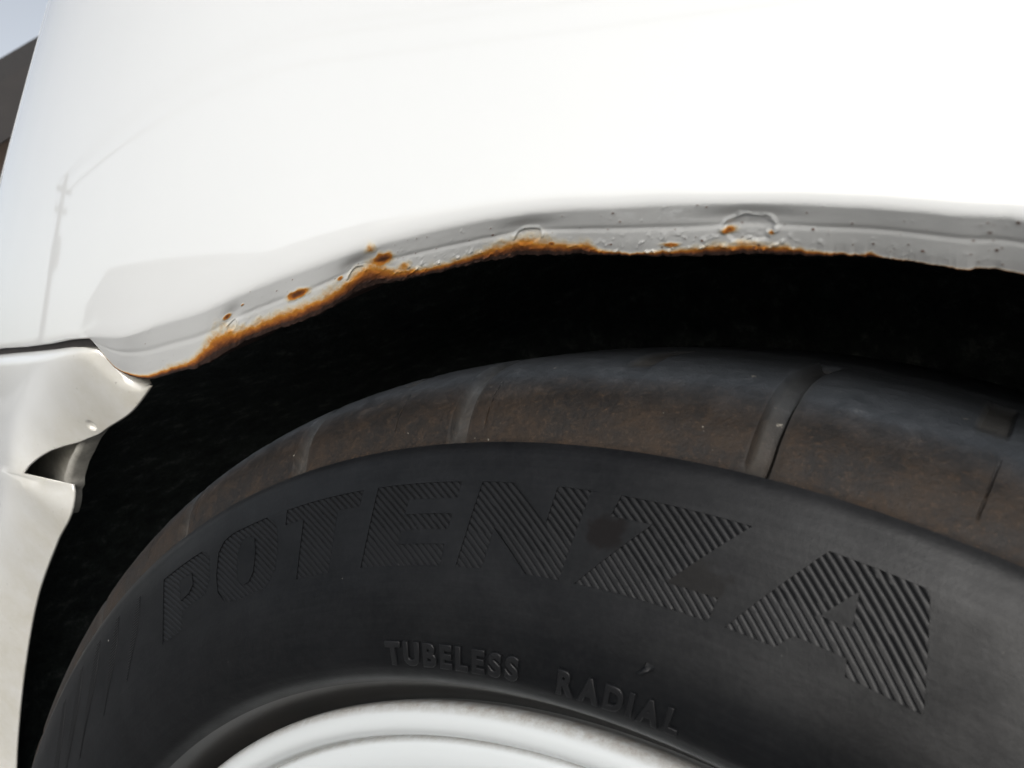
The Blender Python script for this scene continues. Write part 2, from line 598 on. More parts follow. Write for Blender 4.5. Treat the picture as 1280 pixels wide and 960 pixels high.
split = 7 + NB + 7                # rows up to mid-fold belong to the lip


def sub_grid(name, r0, r1, c0, c1, mat, parent, attrs=()):
    Q = to_world(P[r0:r1, c0:c1]).reshape(-1, 3)
    n_r, n_c = r1 - r0, c1 - c0
    me = bpy.data.meshes.new(name)
    me.from_pydata(Q.tolist(), [], grid_faces(n_r, n_c, flip=not flipN))
    for an, arr in attrs: add_attr(me, an, arr[r0:r1, c0:c1])
    o = link_mesh(name, me, mat, parent)
    me.normals_split_custom_set_from_vertices([tuple(v) for v in NG[r0:r1, c0:c1].reshape(-1, 3)])
    return o


fender = sub_grid('fender', split, nr, 0, nc, M_PAINT, car)
lipo = sub_grid('arch_lip', 0, split + 1, 0, nc, M_LIP, fender, (('rust', rust), ('speck', speck), ('grime', grime)))
lipo['label'] = 'rusted wheel arch lip with blistered white paint'

# ---- fender ahead of the arch: over the bumper seam, to the shut line of the next panel


def seam_z(x):
    return np.interp(x, [-560, -243.7, -211, -186, -168, -153.5], [306.5, 304.6, 303.5, 303.3, 303.7, 303.3])


def shut_x(z):
    return np.clip(-265 + .9 * (z - 395), -352, -150)


c0 = fold[0]
cL = on_body(np.stack([np.linspace(0, 0, 1), np.zeros(1), np.zeros(1)], 1))
t_r = (np.arange(70) / 69) ** 1.5
edge = P[split - 7:, 0]           # first column of the flank, from the fold up
# right border of this piece = first column of the arch piece
bz = edge[:, 2]; bx = edge[:, 0]; by = edge[:, 1]
nrow = len(bz)


def flank(xl_fun, xr_arr, z_arr, ncol, dy=0.0):
    g = np.zeros((len(z_arr), ncol, 3))
    for i in range(len(z_arr)):
        xl = xl_fun(z_arr[i])
        tt = np.linspace(0, 1, ncol)
        x = xl + (xr_arr[i] - xl) * tt
        # bottom rows follow the seam
        w = np.clip((z_arr[i] - z_arr[0]) / 60, 0, 1)
        z = z_arr[i] + (seam_z(x) - seam_z(-153.5)) * (1 - w)
        g[i, :, 0] = x; g[i, :, 2] = z; g[i, :, 1] = fb(x, z) + dy
    return g


def put_grid(name, g, mat, parent, flip=False, attrs=(), custom=True):
    n_r, n_c = g.shape[:2]
    me = bpy.data.meshes.new(name)
    nn = grid_normals(g)
    if nn[n_r // 2, n_c // 2, 1] > 0:
        nn = -nn
        fl = False
    else:
        fl = True
    me.from_pydata(to_world(g).reshape(-1, 3).tolist(), [], grid_faces(n_r, n_c, flip=fl))
    for an, arr in attrs: add_attr(me, an, arr)
    o = link_mesh(name, me, mat, parent)
    if custom: me.normals_split_custom_set_from_vertices([tuple(v) for v in nn.reshape(-1, 3)])
    return o


zz = np.concatenate([[bz[0]], bz[8:]])
xx = np.concatenate([[bx[0]], bx[8:]])
g = flank(shut_x, xx, zz, 60)
g[:, -1] = np.concatenate([[edge[0]], edge[8:]])
# rolled seam edge: tuck the lowest rows inward
low = [g[0].copy() for _ in range(5)]
low[0] += [0, 12, 1.5]; low[1] += [0, 5, .3]; low[2] += [0, 2.4, -.5]; low[3] += [0, .9, -.5]; low[4] += [0, .25, -.25]
g = np.concatenate([np.array(low), g])
put_grid('fender_front_section', g, M_PAINT, fender)
# neighbouring panel beyond the shut line
zb = np.concatenate([[303.5], np.linspace(306, 720, 60)])
g = flank(lambda z: -640.0, np.array([shut_x(z) - 2.6 for z in zb]), zb, 60)
g2 = g.copy()
tuck = g[:, -1:].copy() + [0.4, 6, 0]
g = np.concatenate([g, tuck], 1)
put_grid('front_panel', g, M_PAINT, car, custom=False)
tuck0 = flank(shut_x, xx, zz, 60)[:, :1]

# ---- bumper
BED = [(187, -141.3, 285.1), (165, -154.3, 277.4), (130, -177.0, 270.2), (115, -188.0, 266.5), (98, -199.0, 260.5), (80, -206.5, 255.0), (62, -209.5, 250.0), (85, -209.3, 249.0), (92, -209.8, 246.6), (90, -211.5, 241.0), (70, -232.2, 223.4), (45, -265.8, 194.5), (30, -295.3, 158.9), (22, -318.4, 125.4), (18, -336.0, 95.2), (15, -352, 40), (14, -358, -30), (14, -356, -90)]
be = np.array([b[1:] for b in BED])
barc = np.concatenate([[0], np.cumsum(np.linalg.norm(np.diff(be, axis=0), axis=1))])
ta = np.concatenate([np.linspace(0, 70, 90), np.linspace(70, barc[-1], 120)[1:]])
ex = catmull(np.c_[barc, be], ta)
# notch cut into the edge
NOTCH = [(268.5, 0), (265.5, 5), (263, 11), (259.9, 15), (255, 19.5), (250.3, 21.5), (249.4, 20), (249.2, 4), (248.4, 1.0), (247.2, 0)]
nz = np.array([n[0] for n in NOTCH])[::-1]; nv = np.array([n[1] for n in NOTCH])[::-1]
# row 0 runs along the seam from the tab tip leftwards: rise of the seam over the tip against distance from the edge
RISE = np.array([(0, 0), (4, .7), (7.5, 2.0), (10.5, 4.2), (12.6, 7.4), (14.2, 10.8), (16.2, 13.4), (19, 14.3), (26, 14.6), (45, 14.5), (70, 14.8), (100, 15.4), (420, 17.6), (520, 18.0)])
dcol = np.concatenate([np.linspace(0, 22, 56), np.linspace(22, 60, 46)[1:], np.linspace(60, 520, 50)[1:]])
nbx = len(dcol)
rise = catmull(RISE, dcol)[:, 0]
g = np.zeros((len(ta), nbx, 3))
exd = catmull(np.c_[barc, be], np.linspace(0, barc[-1], 1500))
gg = np.zeros((len(ta), nbx))
for i, a in enumerate(ta):
    wt = math.exp(-a / 34.0)
    xe0, ze = ex[i]
    cutw = np.interp(ze, nz, nv, left=0, right=0)
    d = cutw + dcol * (520 - cutw) / 520
    x = xe0 - d
    z = ze + .9 + np.interp(d, dcol, rise) * wt
    f = fb(x, np.maximum(z, 303))
    w_ = 3.0
    de = np.sqrt(((x[:, None] - exd[None, :, 0]) ** 2 + (z[:, None] - exd[None, :, 1]) ** 2).min(1))
    fl = .66 * w_ * np.log1p(np.exp((24 - de) / w_))
    roll = 2.6 * np.clip(1 - a / 5.0, 0, 1) ** 2 * sstep(0, 4, d)
    g[i, :, 0] = x; g[i, :, 2] = z; g[i, :, 1] = f + fl + roll
    gg[i] = np.clip(sstep(52, 2, d) * .85, 0, 1)
    gg[i] = np.maximum(gg[i], 1.0 * np.exp(-a / 4.5) * sstep(14, 7, d))
g = g[:, ::-1]; gg = gg[:, ::-1]
# dimple of the clip hole
hx, hz = -183.5, 272.6
dd = np.hypot(g[..., 0] - hx, (g[..., 2] - hz) * 1.25)
g[..., 1] += 1.6 * sstep(2.6, 1.5, dd)
# edge return inboard
ret1 = g[:, -1:].copy() + [-.9, 1.5, -.2]
ret2 = g[:, -1:].copy() + [-24, 10, -1]
g = np.concatenate([g, g[:, -1:] + [.25, .7, 0], ret1, ret2], 1)
gg = np.concatenate([gg, gg[:, -1:], gg[:, -1:], gg[:, -1:]], 1)
topr = g[:1].copy()
topr[..., 1] += np.concatenate([9 * sstep(0, 14, dcol)[::-1], [0, 0, 0]])[None]
topr[..., 2] += .3
g = np.concatenate([topr, g], 0)
gg = np.concatenate([gg[:1], gg], 0)
bumper = put_grid('bumper', g, M_BUMP, car, attrs=(('grime', gg),), custom=False)
# bracket seen through the notch
br = []
for zb_ in np.linspace(281, 236, 24):
    xb_ = np.interp(zb_, ex[::-1, 1], ex[::-1, 0]) - 5.5 + .5 * math.sin(zb_ * .5)
    if zb_ < 246: xb_ -= 3
    if zb_ > 262: xb_ -= (zb_ - 262) * .9
    yb = fb(xb_, 303) + 16
    br.append([(xb_ - 90, yb + 22, zb_), (xb_ - 34, yb + 7, zb_), (xb_ - 14, yb + 6, zb_), (xb_ - 9, yb + 4.5, zb_), (xb_ - 6, yb + 1.0, zb_), (xb_ - 3, yb - .6, zb_), (xb_ - .8, yb - .3, zb_), (xb_, yb + 1, zb_), (xb_, yb + 6, zb_)])
put_grid('bumper_bracket', np.array(br, float), M_BRACK, bumper, custom=False)
# dark strip behind the fender-bumper seam, coloured as the shadow in the gap
gs = []
for xs in np.concatenate([np.linspace(-640, -175, 40), np.linspace(-170, -154.2, 12)]):
    zc = seam_z(xs) - 1.4
    y0 = fb(xs, 303) + 2.6
    ring = []
    for k in range(7):
        a = math.pi * k / 6
        ring.append((xs, y0 + 1.0 - 1.3 * math.sin(a) + (3 if k in (0, 6) else 0), zc + 2.5 * math.cos(a)))
    gs.append(ring)
put_grid('seam_gap_shade', np.array(gs), M_GAP_SHADE, bumper, custom=False)

# ---- wheel-arch liner: a felt half barrel closed at the back
lin = []
prof_l = [(420, 12.5), (350, 12.2), (330, 12), (334, 30), (337, 70), (338, 120), (336, 180), (330, 225), (300, 240), (200, 245), (100, 246), (5, 246)]
for r_, y_ in prof_l:
    rowp = []
    for k in range(121):
        a = R(-25 + 230 * k / 120)
        q = r_ + (vnoise(k * .35, y_ * .05) - .5) * 7 * (1 if r_ > 250 else 0)
        q += 55 * float(sstep(112, 160, math.degrees(a))) * (1 if r_ > 250 else 0)
        ymin = fb(q * math.cos(a), 303.0) + (22 if math.cos(a) < -.35 else 26) + (8 if r_ > 400 else 0)
        rowp.append((q * math.cos(a), max(y_, ymin) if y_ < 60 else y_ + max(ymin - 60, 0), q * math.sin(a)))
    lin.append(rowp)
lg = np.array(lin)
me = bpy.data.meshes.new('wheel_arch_liner')
me.from_pydata(to_world(lg).reshape(-1, 3).tolist(), [], grid_faces(len(lin), 121))
liner = link_mesh('wheel_arch_liner', me, M_LINER, car)
# inner body shell, keeps daylight out from above and behind the panels
sh = []
for (y0, x0_, z0_) in ((26, -300, 314), (60, -420, 330), (250, -460, 330)):
    sh.append([(x0_, y0 + (60 if x0_ < -290 and y0 == 26 else 0), -60), (x0_, y0 + (60 if y0 == 26 else 0), z0_), (-150, y0 if y0 > 26 else 14, 345), (0, y0 if y0 > 26 else 12, 352), (250, y0 if y0 > 26 else 12, 345), (480, y0, 345), (480, y0, -60)])

# ------------------------------------------------------------------ wheel
wheel = empty_part('wheel', (0, 0, 0), car)
PR = np.array([(204, 10), (207, 6), (210, 0), (212.5, -4.5), (216, -7.6), (221, -9.2), (228, -9.4), (235, -8.2), (241, -6.4), (248, -4.2), (255, -2), (261, 0), (265, 1.8), (268, 3.4), (269.2, 4.4)], float)


def ysid(r):
    return catmull(PR, np.atleast_1d(np.asarray(r, float)).ravel()).reshape(np.shape(r))


def nsid(r):                      # outward normal of the sidewall in (radial, y)
    dy = (ysid(r + .3) - ysid(r - .3)) / .6
    l = np.sqrt(1 + dy * dy)
    return dy / l, -1 / l


def pol(th, r, y):
    return np.stack([r * np.cos(th), y, r * np.sin(th)], -1)


def side_pt(th, r, hgt):          # place on the sidewall raised by hgt along its normal
    nrad, ny = nsid(r)
    return pol(th, r + nrad * hgt, ysid(r) + ny * hgt)


def side_n(th, r):
    nrad, ny = nsid(r)
    return np.stack([nrad * np.cos(th), ny, nrad * np.sin(th)], -1)


TH1, TH0, RA, RB = R(124), R(66), 238.5, 262.6   # the lettered sector of the sidewall
UR = 250.0


def uv_of(th_deg, r): return ((math.pi / 2 - R(th_deg)) * UR, r)
def th_of(u): return math.pi / 2 - u / UR


u0, u1 = (math.pi / 2 - TH1) * UR, (math.pi / 2 - TH0) * UR
nu = 150
ucuts = np.linspace(u0, u1, nu + 1)

LET = {
 'P': [[(120.85, 260.2), (118.39, 260.2), (115.84, 260.2), (115.24, 259.0), (114.9, 256.4), (115.05, 250.6), (115.63, 247.0), (118.65, 246.4), (118.9, 241), (121.62, 241)], [(118.75, 255.9), (117.2, 255.9), (117.1, 252.3), (117.7, 250.3), (118.79, 249.8)]],
 'O': [[(113.87, 256.87), (113.17, 259.35), (112.13, 260.2), (110.15, 260.2), (108.61, 260.2), (108.02, 259.11), (107.6, 256.84), (107.5, 251.29), (107.79, 245.24), (108.63, 241.6), (109.5, 241), (112.3, 241), (113.47, 242.4), (114.12, 245.52), (114.24, 250.51)], [(111.61, 254.33), (111.23, 256.74), (110.51, 257.2), (109.89, 256.06), (109.8, 252.27), (110.1, 246.64), (110.6, 244.5), (111.23, 244.27), (111.78, 246.03), (111.83, 250.31)]],
 'T': [[(106.6, 260.2), (103.26, 260.2), (99.93, 260.2), (100.2, 256.2), (102.0, 256.2), (102.65, 241), (105.66, 241), (105.05, 256.2), (106.75, 256.2)]],
 'E': [[(98.77, 260.2), (95.8, 260.2), (92.78, 260.2), (92.98, 256.4), (96.35, 256.4), (96.6, 252.9), (93.2, 252.9), (93.41, 249.2), (96.79, 249.2), (96.97, 245.9), (93.55, 245.9), (93.71, 241), (96.54, 241), (99.87, 241)]],
 'N': [[(91.43, 260.2), (89.37, 260.2), (87.27, 252.3), (86.9, 260.2), (85.06, 260.2), (86.02, 241), (88.03, 241), (90.34, 249.9), (90.85, 241), (92.62, 241)]],
 'Z': [[(83.48, 260.2), (80.23, 260.2), (77.25, 260.2), (80.41, 245.6), (77.9, 245.6), (78.06, 241), (81.34, 241), (85.09, 241), (81.67, 255.7), (83.82, 255.7)]],
 'A': [[(74.03, 260.2), (72.14, 260.2), (70.15, 260.2), (68.77, 241), (71.92, 241), (72.1, 244.0), (74.36, 244.0), (74.93, 241), (77.26, 241)], [(73.58, 249.0), (72.47, 255.46), (72.28, 248.9)]],
}


def tess(loops):
    vl = [[Vector((a, b, 0)) for a, b in lp] for lp in loops]
    tris = tessellate_polygon(vl)
    flat = [v for lp in vl for v in lp]
    bm = bmesh.new()
    bv = [bm.verts.new(v) for v in flat]
    for t in tris:
        try: bm.faces.new([bv[i] for i in t])
        except ValueError: pass
    bmesh.ops.recalc_face_normals(bm, faces=bm.faces)
    return bm


def cut(bm, co, no):
    bmesh.ops.bisect_plane(bm, geom=bm.verts[:] + bm.edges[:] + bm.faces[:], dist=1e-4, plane_co=co, plane_no=no)


HS = 1.15                         # hatch: lines with u + HS * r constant
HN = math.hypot(1, HS)
PER = 1.40


def hatch(u, r):
    return (-u - HS * r) / HN / PER


HK = [(0.0, -.40), (.06, -.34), (.15, -.18), (.5, -.14), (.87, -.18), (.95, -.34)]


def hatch_h(ph):
    f = ph - math.floor(ph)
    xs = [k[0] for k in HK] + [1.0]
    ys = [k[1] for k in HK] + [HK[0][1]]
    return float(np.interp(f, xs, ys))


holes = []
plugs = []
for ch, loops in LET.items():
    lps = [[uv_of(a, b) for a, b in lp] for lp in loops]
    holes.append(lps[0])
    for lp in lps[1:]: plugs.append(lp)
    bm = tess(lps)
    us = [q[0] for q in lps[0]]; rs = [q[1] for q in lps[0]]
    hv = [hatch(a, b) for a in (min(us), max(us)) for b in (min(rs), max(rs))]
    for k in range(math.floor(min(hv)), math.ceil(max(hv)) + 1):
        for f, _ in HK:
            # -u - HS r = (k+f) PER HN
            cut(bm, Vector((-(k + f) * PER * HN, 0, 0)), Vector((-1, -HS, 0)).normalized())
    for uc in np.arange(min(us), max(us), 2.5): cut(bm, Vector((uc, 0, 0)), Vector((1, 0, 0)))
    for rc in np.arange(243, 260, 2.6): cut(bm, Vector((0, rc, 0)), Vector((0, 1, 0)))
    bed = [e for e in bm.edges if len(e.link_faces) == 1]
    bm.verts.index_update()
    hts = {v: hatch_h(hatch(v.co.x, v.co.y)) for v in bm.verts}
    # walls up to the sidewall
    top = {}
    for e in bed:
        for v in e.verts:
            if v not in top:
                w = bm.verts.new(v.co)
                top[v] = w
                hts[w] = .04
    for e in bed:
        a, b = e.verts
        bm.faces.new([a, b, top[b], top[a]])
    vs = list(bm.verts)
    uu = np.array([v.co.x for v in vs]); rr = np.array([v.co.y for v in vs]); hh = np.array([hts[v] for v in vs])
    Q = to_world(side_pt(th_of(uu), rr, hh))
    for v, q in zip(vs, Q): v.co = q
    bmesh.ops.recalc_face_normals(bm, faces=bm.faces)
    me = bpy.data.meshes.new('hatched_letter')
    bm.to_mesh(me)
    bm.free()
    o = link_mesh('hatched_letter', me, M_LET, wheel)
    es = me.edges
    me.set_sharp_from_angle(angle=R(50))

# sidewall: lettered sector with the letters cut out, the rest a plain surface of revolution
V_, F_, NRM = [], [], []


def push(bm):
    bm.verts.index_update()
    off = len(V_)
    uu = np.array([v.co.x for v in bm.verts]); rr = np.array([v.co.y for v in bm.verts])
    th = th_of(uu)
    V_.extend(to_world(side_pt(th, rr, 0 * rr)).tolist())
    NRM.extend(side_n(th, rr).tolist())
    for f in bm.faces: F_.append([off + v.index for v in f.verts])
    bm.free()


def cutall(bm, ulist, rlist):
    for uc in ulist: cut(bm, Vector((uc, 0, 0)), Vector((1, 0, 0)))
    for rc in rlist: cut(bm, Vector((0, rc, 0)), Vector((0, 1, 0)))


bm = tess([[(u0, RA), (u1, RA), (u1, RB), (u0, RB)]] + holes)
cutall(bm, ucuts[1:-1], np.arange(240, 262, 2.0))
push(bm)
for lp in plugs:
    bm = tess([lp])
    us = [q[0] for q in lp]
    cutall(bm, np.arange(min(us), max(us), 1.5)[1:], np.arange(240, 262, 2.0))
    push(bm)


def rev(thetas, rs, closed=False):
    th, r = np.meshgrid(thetas, rs)
    off = len(V_)
    V_.extend(to_world(side_pt(th, r, 0 * r)).reshape(-1, 3).tolist())
    NRM.extend(side_n(th, r).reshape(-1, 3).tolist())
    F_.extend(grid_faces(len(rs), len(thetas), closed, off=off))


thl = th_of(ucuts)
rest = np.linspace(TH1, TH0 + 2 * math.pi, 301)
allth = np.concatenate([thl[::-1], rest[1:-1]])
rev(allth, np.concatenate([np.linspace(210.5, 216, 8), np.linspace(217, RA, 16)]), True)
rev(allth, np.concatenate([np.linspace(RB, 268.0, 10), [268.6, 269.2]]), True)
rev(rest, np.linspace(RA, RB, 18))
me = bpy.data.meshes.new('tyre')
me.from_pydata(V_, [], F_)
bm = bmesh.new(); bm.from_mesh(me)
for f in bm.faces:
    if f.normal.y > 0: f.normal_flip()
bm.to_mesh(me); bm.free()
tyre = link_mesh('tyre', me, M_RUB, wheel)
me.normals_split_custom_set_from_vertices([tuple(v) for v in NRM])


def lathe(name, prof, mat, parent, n=360, attrs=None, flip=False, fine=True):
    pr = np.array(prof, float)
    if fine:
        d = np.concatenate([[0], np.cumsum(np.hypot(*np.diff(pr, axis=0).T))])
        t = np.linspace(0, d[-1], max(len(pr) * 3, int(d[-1] / .8)))
        pr = catmull(np.c_[d, pr], t)
    th = np.linspace(0, 2 * math.pi, n, endpoint=False)
    T, I = np.meshgrid(th, np.arange(len(pr)))
    Q = to_world(pol(T, pr[I, 0], pr[I, 1]))
    me = bpy.data.meshes.new(name)
    me.from_pydata(Q.reshape(-1, 3).tolist(), [], grid_faces(len(pr), n, True, flip))
    if attrs: add_attr(me, attrs[0], np.repeat(np.array([attrs[1](r, y) for r, y in pr]), n))
    return link_mesh(name, me, mat, parent)


# bead, and the carcass that shows at the bottom of the grooves
lathe('bead', [(198.0, 18), (202.5, 13), (205.5, 9.0), (206.8, 6.5), (208.2, 3.5), (210.5, ysid(np.array([210.5]))[0] + .05)], M_BEAD, wheel, 400)
lathe('tread_base', [(269.1, 4.4), (266.5, 7.0), (268.0, 10.0), (273.2, 15.2), (279.0, 22.6), (282.6, 29.4), (285.0, 37), (286.3, 48), (287.2, 60), (287.4, 62.5)], M_GROOVE, wheel, 420)
lathe('centre_tread', [(285, 60.6), (290.6, 61.6), (291.2, 64), (291.9, 80), (292.2, 110), (291.6, 150), (287, 184), (274, 203), (240, 211), (206, 200)], M_TREAD, wheel, 420)

# tread blocks along the shoulder
PB = np.array([(268.6, 4.7), (269.4, 5.6), (272.0, 7.0), (276.5, 9.6), (281.0, 13.6), (284.8, 19.0), (287.5, 25.5), (289.2, 33), (290.2, 42), (290.8, 54), (291.1, 60.5), (290.9, 61.4), (286, 61.8)], float)
db = np.concatenate([[0], np.cumsum(np.hypot(*np.diff(PB, axis=0).T))])
tb = np.linspace(0, db[-1], 64)
PBf = catmull(np.c_[db, PB], tb)
dn = np.gradient(PBf, axis=0)
nb = np.stack([dn[:, 1], -dn[:, 0]], 1)
nb /= np.linalg.norm(nb, axis=1)[:, None]
GR = [77.85, 93.95, 106.4, 119.3, 132.8, 148.0, 161.5, 174.5, 189.0, 203.5, 217.0, 231.0, 246.0, 259.5, 273.0, 287.5, 302.0, 315.5, 329.0, 343.5, 357.0, 370.5, 384.5, 398.5, 411.0, 423.6, 437.85]
for i in range(len(GR) - 1):
    a, b = GR[i] - .30, GR[i + 1] - .58
    mid = a + (b - a) * .5
    if i == 0: mid = 85.3
    if i == len(GR) - 2: mid = 430.2
    near = i in (0, 1, 2, 3, 25, 24)
    th = list(np.linspace(a, b, 60 if near else 24))
    sip = a + (b - a) * (.075 if False else .93) if i % 2 == 0 else a + (b - a) * .40
    if i == 25: sip = a + (b - a) * .45
    if near:
        th += list(np.linspace(a, a + 1.3, 14))
        for m_, w_ in ((mid, .62), (sip, .05)):
            th += [m_ - w_ * 1.3, m_ - w_, m_ - w_ * .6, m_, m_ + w_ * .6, m_ + w_, m_ + w_ * 1.3]
    th = np.array(sorted(set(np.round(th, 4))))
    T, I = np.meshgrid(th, np.arange(len(PBf)))
    r_ = PBf[I, 0].copy(); y_ = PBf[I, 1].copy()
    sl = (y_ - 20) * .014                      # grooves lean a little across the crown
    hgt = np.zeros_like(r_); dust = np.zeros_like(r_)
    if near:
        gm = sstep(.70, .48, abs(T - mid)) * sstep(22, 30, y_) * sstep(62, 50, y_)
        hgt -= 1.3 * gm
        dust = gm
        sy = sstep(7.5, 8.5, y_) * sstep(17.5, 15, y_)
        hgt -= .8 * sstep(.055, .03, abs(T - sip)) * sy * (vnoise(y_ * 1.7, i) > .25)
        hgt += .3 * (fbm(T * 1.2, tb[I] * .35, i) - .5)
    ed = np.minimum(T - a, b - T) * R(1) * 280
    hgt -= .5 * np.clip(1 - ed / .9, 0, 1) ** 2
    ramp = sstep(a + .95, a + .62, T)
    hgt -= 2.3 * ramp * sstep(4.5, 7.5, y_) + .7 * sstep(a + .8, a, T)
    dust = np.maximum(dust, ramp * .5)
    dust = np.maximum(dust, .35 * np.clip(1 - ed / 1.6, 0, 1))
    r_ += nb[I, 0] * hgt; y_ += nb[I, 1] * hgt
    TT = np.radians(T + sl * 0)
    core = pol(TT, r_, y_)
    # side walls of the block
    def wall(j):
        w = core[:, j].copy()
        rad_ = np.linalg.norm(w[:, [0, 2]], axis=1)
        k = (rad_ - 4.5) / rad_
        w2 = w.copy(); w2[:, 0] *= k; w2[:, 2] *= k; w2[:, 1] += 2.0
        return w2[:, None]
    allp = np.concatenate([wall(0), core, wall(-1)], 1)
    dust = np.concatenate([dust[:, :1], dust, dust[:, -1:]], 1)
    me = bpy.data.meshes.new('tread_block')
    me.from_pydata(to_world(allp).reshape(-1, 3).tolist(), [], grid_faces(*allp.shape[:2]))
    add_attr(me, 'dust', dust)
    o = link_mesh('tread_block', me, M_TREAD, wheel)
    me.set_sharp_from_angle(angle=R(40))

# rim and wheel face
def rim_grime(r, y): return float(np.clip(1 - abs(r - 201.9) / 1.8, 0, 1) * .7 + np.clip(1 - abs(r - 192.3) / .8, 0, 1) * .5)
lathe('rim', [(198, 26), (200.8, 14), (202.0, 9.5), (201.9, 7.2), (200.8, 5.5), (198.7, 4.5), (196.4, 4.6), (194.3, 6.2), (193.2, 8.4), (192.5, 10.6), (190.0, 13)], M_WHEEL, wheel, 480, ('grime', rim_grime))
lathe('wheel_face', [(192.2, 12.5), (191.9, 10.2), (191.2, 9.0), (189.0, 8.3), (180, 9.2), (165, 12.5), (140, 19), (110, 22), (70, 18), (40, 12), (2, 11)], M_WHEEL, wheel, 360, ('grime', lambda r, y: float(np.clip(1 - abs(r - 191.9) / .8, 0, 1) * .5)))

# small raised lettering near the bead


def raised_word(word, th_a, th_b, rbase, height, shear):
    cus = []
    for ch in word:
        cu = bpy.data.curves.new('letter', 'FONT')
        cu.body = ch
        cu.size = 1
        cu.resolution_u = 4
        cu.extrude = .02
        cu.offset = .026
        cu.bevel_depth = .035
        cu.bevel_resolution = 2
        o = bpy.data.objects.new('letter', cu)
        col.objects.link(o)
        cus.append(o)
    bpy.context.view_layer.update()
    dg = bpy.context.evaluated_depsgraph_get()
    meshes = []
    for o in cus:
        m = bpy.data.meshes.new_from_object(o.evaluated_get(dg))
        meshes.append(m)
    for o in cus:
        d = o.data
        bpy.data.objects.remove(o)
        bpy.data.curves.remove(d)
    wid = []
    for m in meshes:
        c = np.array([v.co for v in m.vertices])
        wid.append((c[:, 0].min(), c[:, 0].max(), c[:, 1].min(), c[:, 1].max()))
    gap = .13
    tot = sum(w[1] - w[0] for w in wid) + gap * (len(wid) - 1)
    span = R(th_a - th_b) * 220
    kx = span / tot
    cur = 0
    for m, w in zip(meshes, wid):
        c = np.array([v.co for v in m.vertices])
        yy = (c[:, 1] - w[2]) / (w[3] - w[2]) * height
        xx = (c[:, 0] - w[0] + cur) * kx + shear * yy
        zz_ = (c[:, 2] - c[:, 2].min()) / (np.ptp(c[:, 2]) + 1e-9)
        th = R(th_a) - xx / 220
        Q = to_world(side_pt(th, rbase + yy, zz_ * .85 - .22))
        for v, q in zip(m.vertices, Q): v.co = q
        bm = bmesh.new(); bm.from_mesh(m)
        bmesh.ops.remove_doubles(bm, verts=bm.verts, dist=1e-6)
        bmesh.ops.triangulate(bm, faces=[f for f in bm.faces if len(f.verts) > 4])
        bmesh.ops.recalc_face_normals(bm, faces=bm.faces)
        bm.to_mesh(m); bm.free()
        m.materials.clear()
        m.name = 'raised_letter'
        link_mesh('raised_letter', m, M_RAISED, wheel)
        m.set_sharp_from_angle(angle=R(35))
        cur += w[1] - w[0] + gap


raised_word('TUBELESS', 98.3, 88.2, 217.4, 6.1, .2)
raised_word('RADIAL', 85.7, 78.5, 217.2, 6.0, .2)

# rubber whisker left from the mould
wb = side_pt(np.array([R(80.2)]), np.array([230.2]), np.array([0.]))[0]
pts = [wb + [-.3, .4, 0], wb + [-.7, -.9, -.9], wb + [-1.5, -1.3, -1.5], wb + [-2.6, -1.3, -2.2]]
ring = []
for k, q in enumerate(pts):
    rd = (1.1, .7, .55, .4)[k]
    ring.append([q + np.array([math.cos(t) * rd, math.sin(t) * rd * .6, -math.cos(t) * rd * .4 + math.sin(t) * rd * .5]) for t in np.linspace(0, 2 * math.pi, 9)])
ring = np.array(ring)
me = bpy.data.meshes.new('rubber_whisker')
me.from_pydata(to_world(ring).reshape(-1, 3).tolist(), [], grid_faces(4, 9))
link_mesh('rubber_whisker', me, M_RUB, wheel)

# serrated fan moulded into the sidewall ahead of the lettering
for k, (ta_, tb_, ra_, rb_, wd) in enumerate([(124.5, 127.5, 262, 240, 1.9), (128.0, 132.0, 263, 238, 2.3), (131.5, 137.5, 263, 236, 2.8), (135.0, 143.0, 263, 233, 3.2), (139.0, 148.0, 262, 231, 3.4)]):
    nseg = 60
    rows_ = []
    for i in range(nseg):
        t = i / (nseg - 1)
        th = R(ta_ + (tb_ - ta_) * t ** 1.3)
        r0_ = ra_ + (rb_ - ra_) * t
        hgt = .04 + .16 * (i % 2)
        w_ = wd * (.25 + .75 * math.sin(math.pi * min(t * 1.1 + .05, 1)))
        tt = th + np.array([-w_, -w_ * .96, 0, w_ * .96, w_]) / 250
        rows_.append(side_pt(tt, np.full(5, r0_), np.array([-.1, hgt, hgt, hgt, -.1])))
    me = bpy.data.meshes.new('serrated_rib')
    me.from_pydata(to_world(np.array(rows_)).reshape(-1, 3).tolist(), [], grid_faces(nseg, 5))
    link_mesh('serrated_rib', me, M_LET, wheel, False)

# the dark blotches on the sidewall sit beside the Z
for nd, (td, rd) in zip(spots_nodes, ((83.9, 252.6), (79.0, 247.0))):
    q = side_pt(np.array([R(td)]), np.array([rd]), np.array([0.]))[0]
    nd.inputs[1].default_value = tuple(W(*q))

# ------------------------------------------------------------------ background: the house beyond the bumper


def boxm(bm, lo, hi):
    vs = [bm.verts.new((x, y, z)) for x in (lo[0], hi[0]) for y in (lo[1], hi[1]) for z in (lo[2], hi[2])]
    for f in ((0, 1, 3, 2), (4, 6, 7, 5), (0, 4, 5, 1), (2, 3, 7, 6), (0, 2, 6, 4), (1, 5, 7, 3)):
        bm.faces.new([vs[i] for i in f])


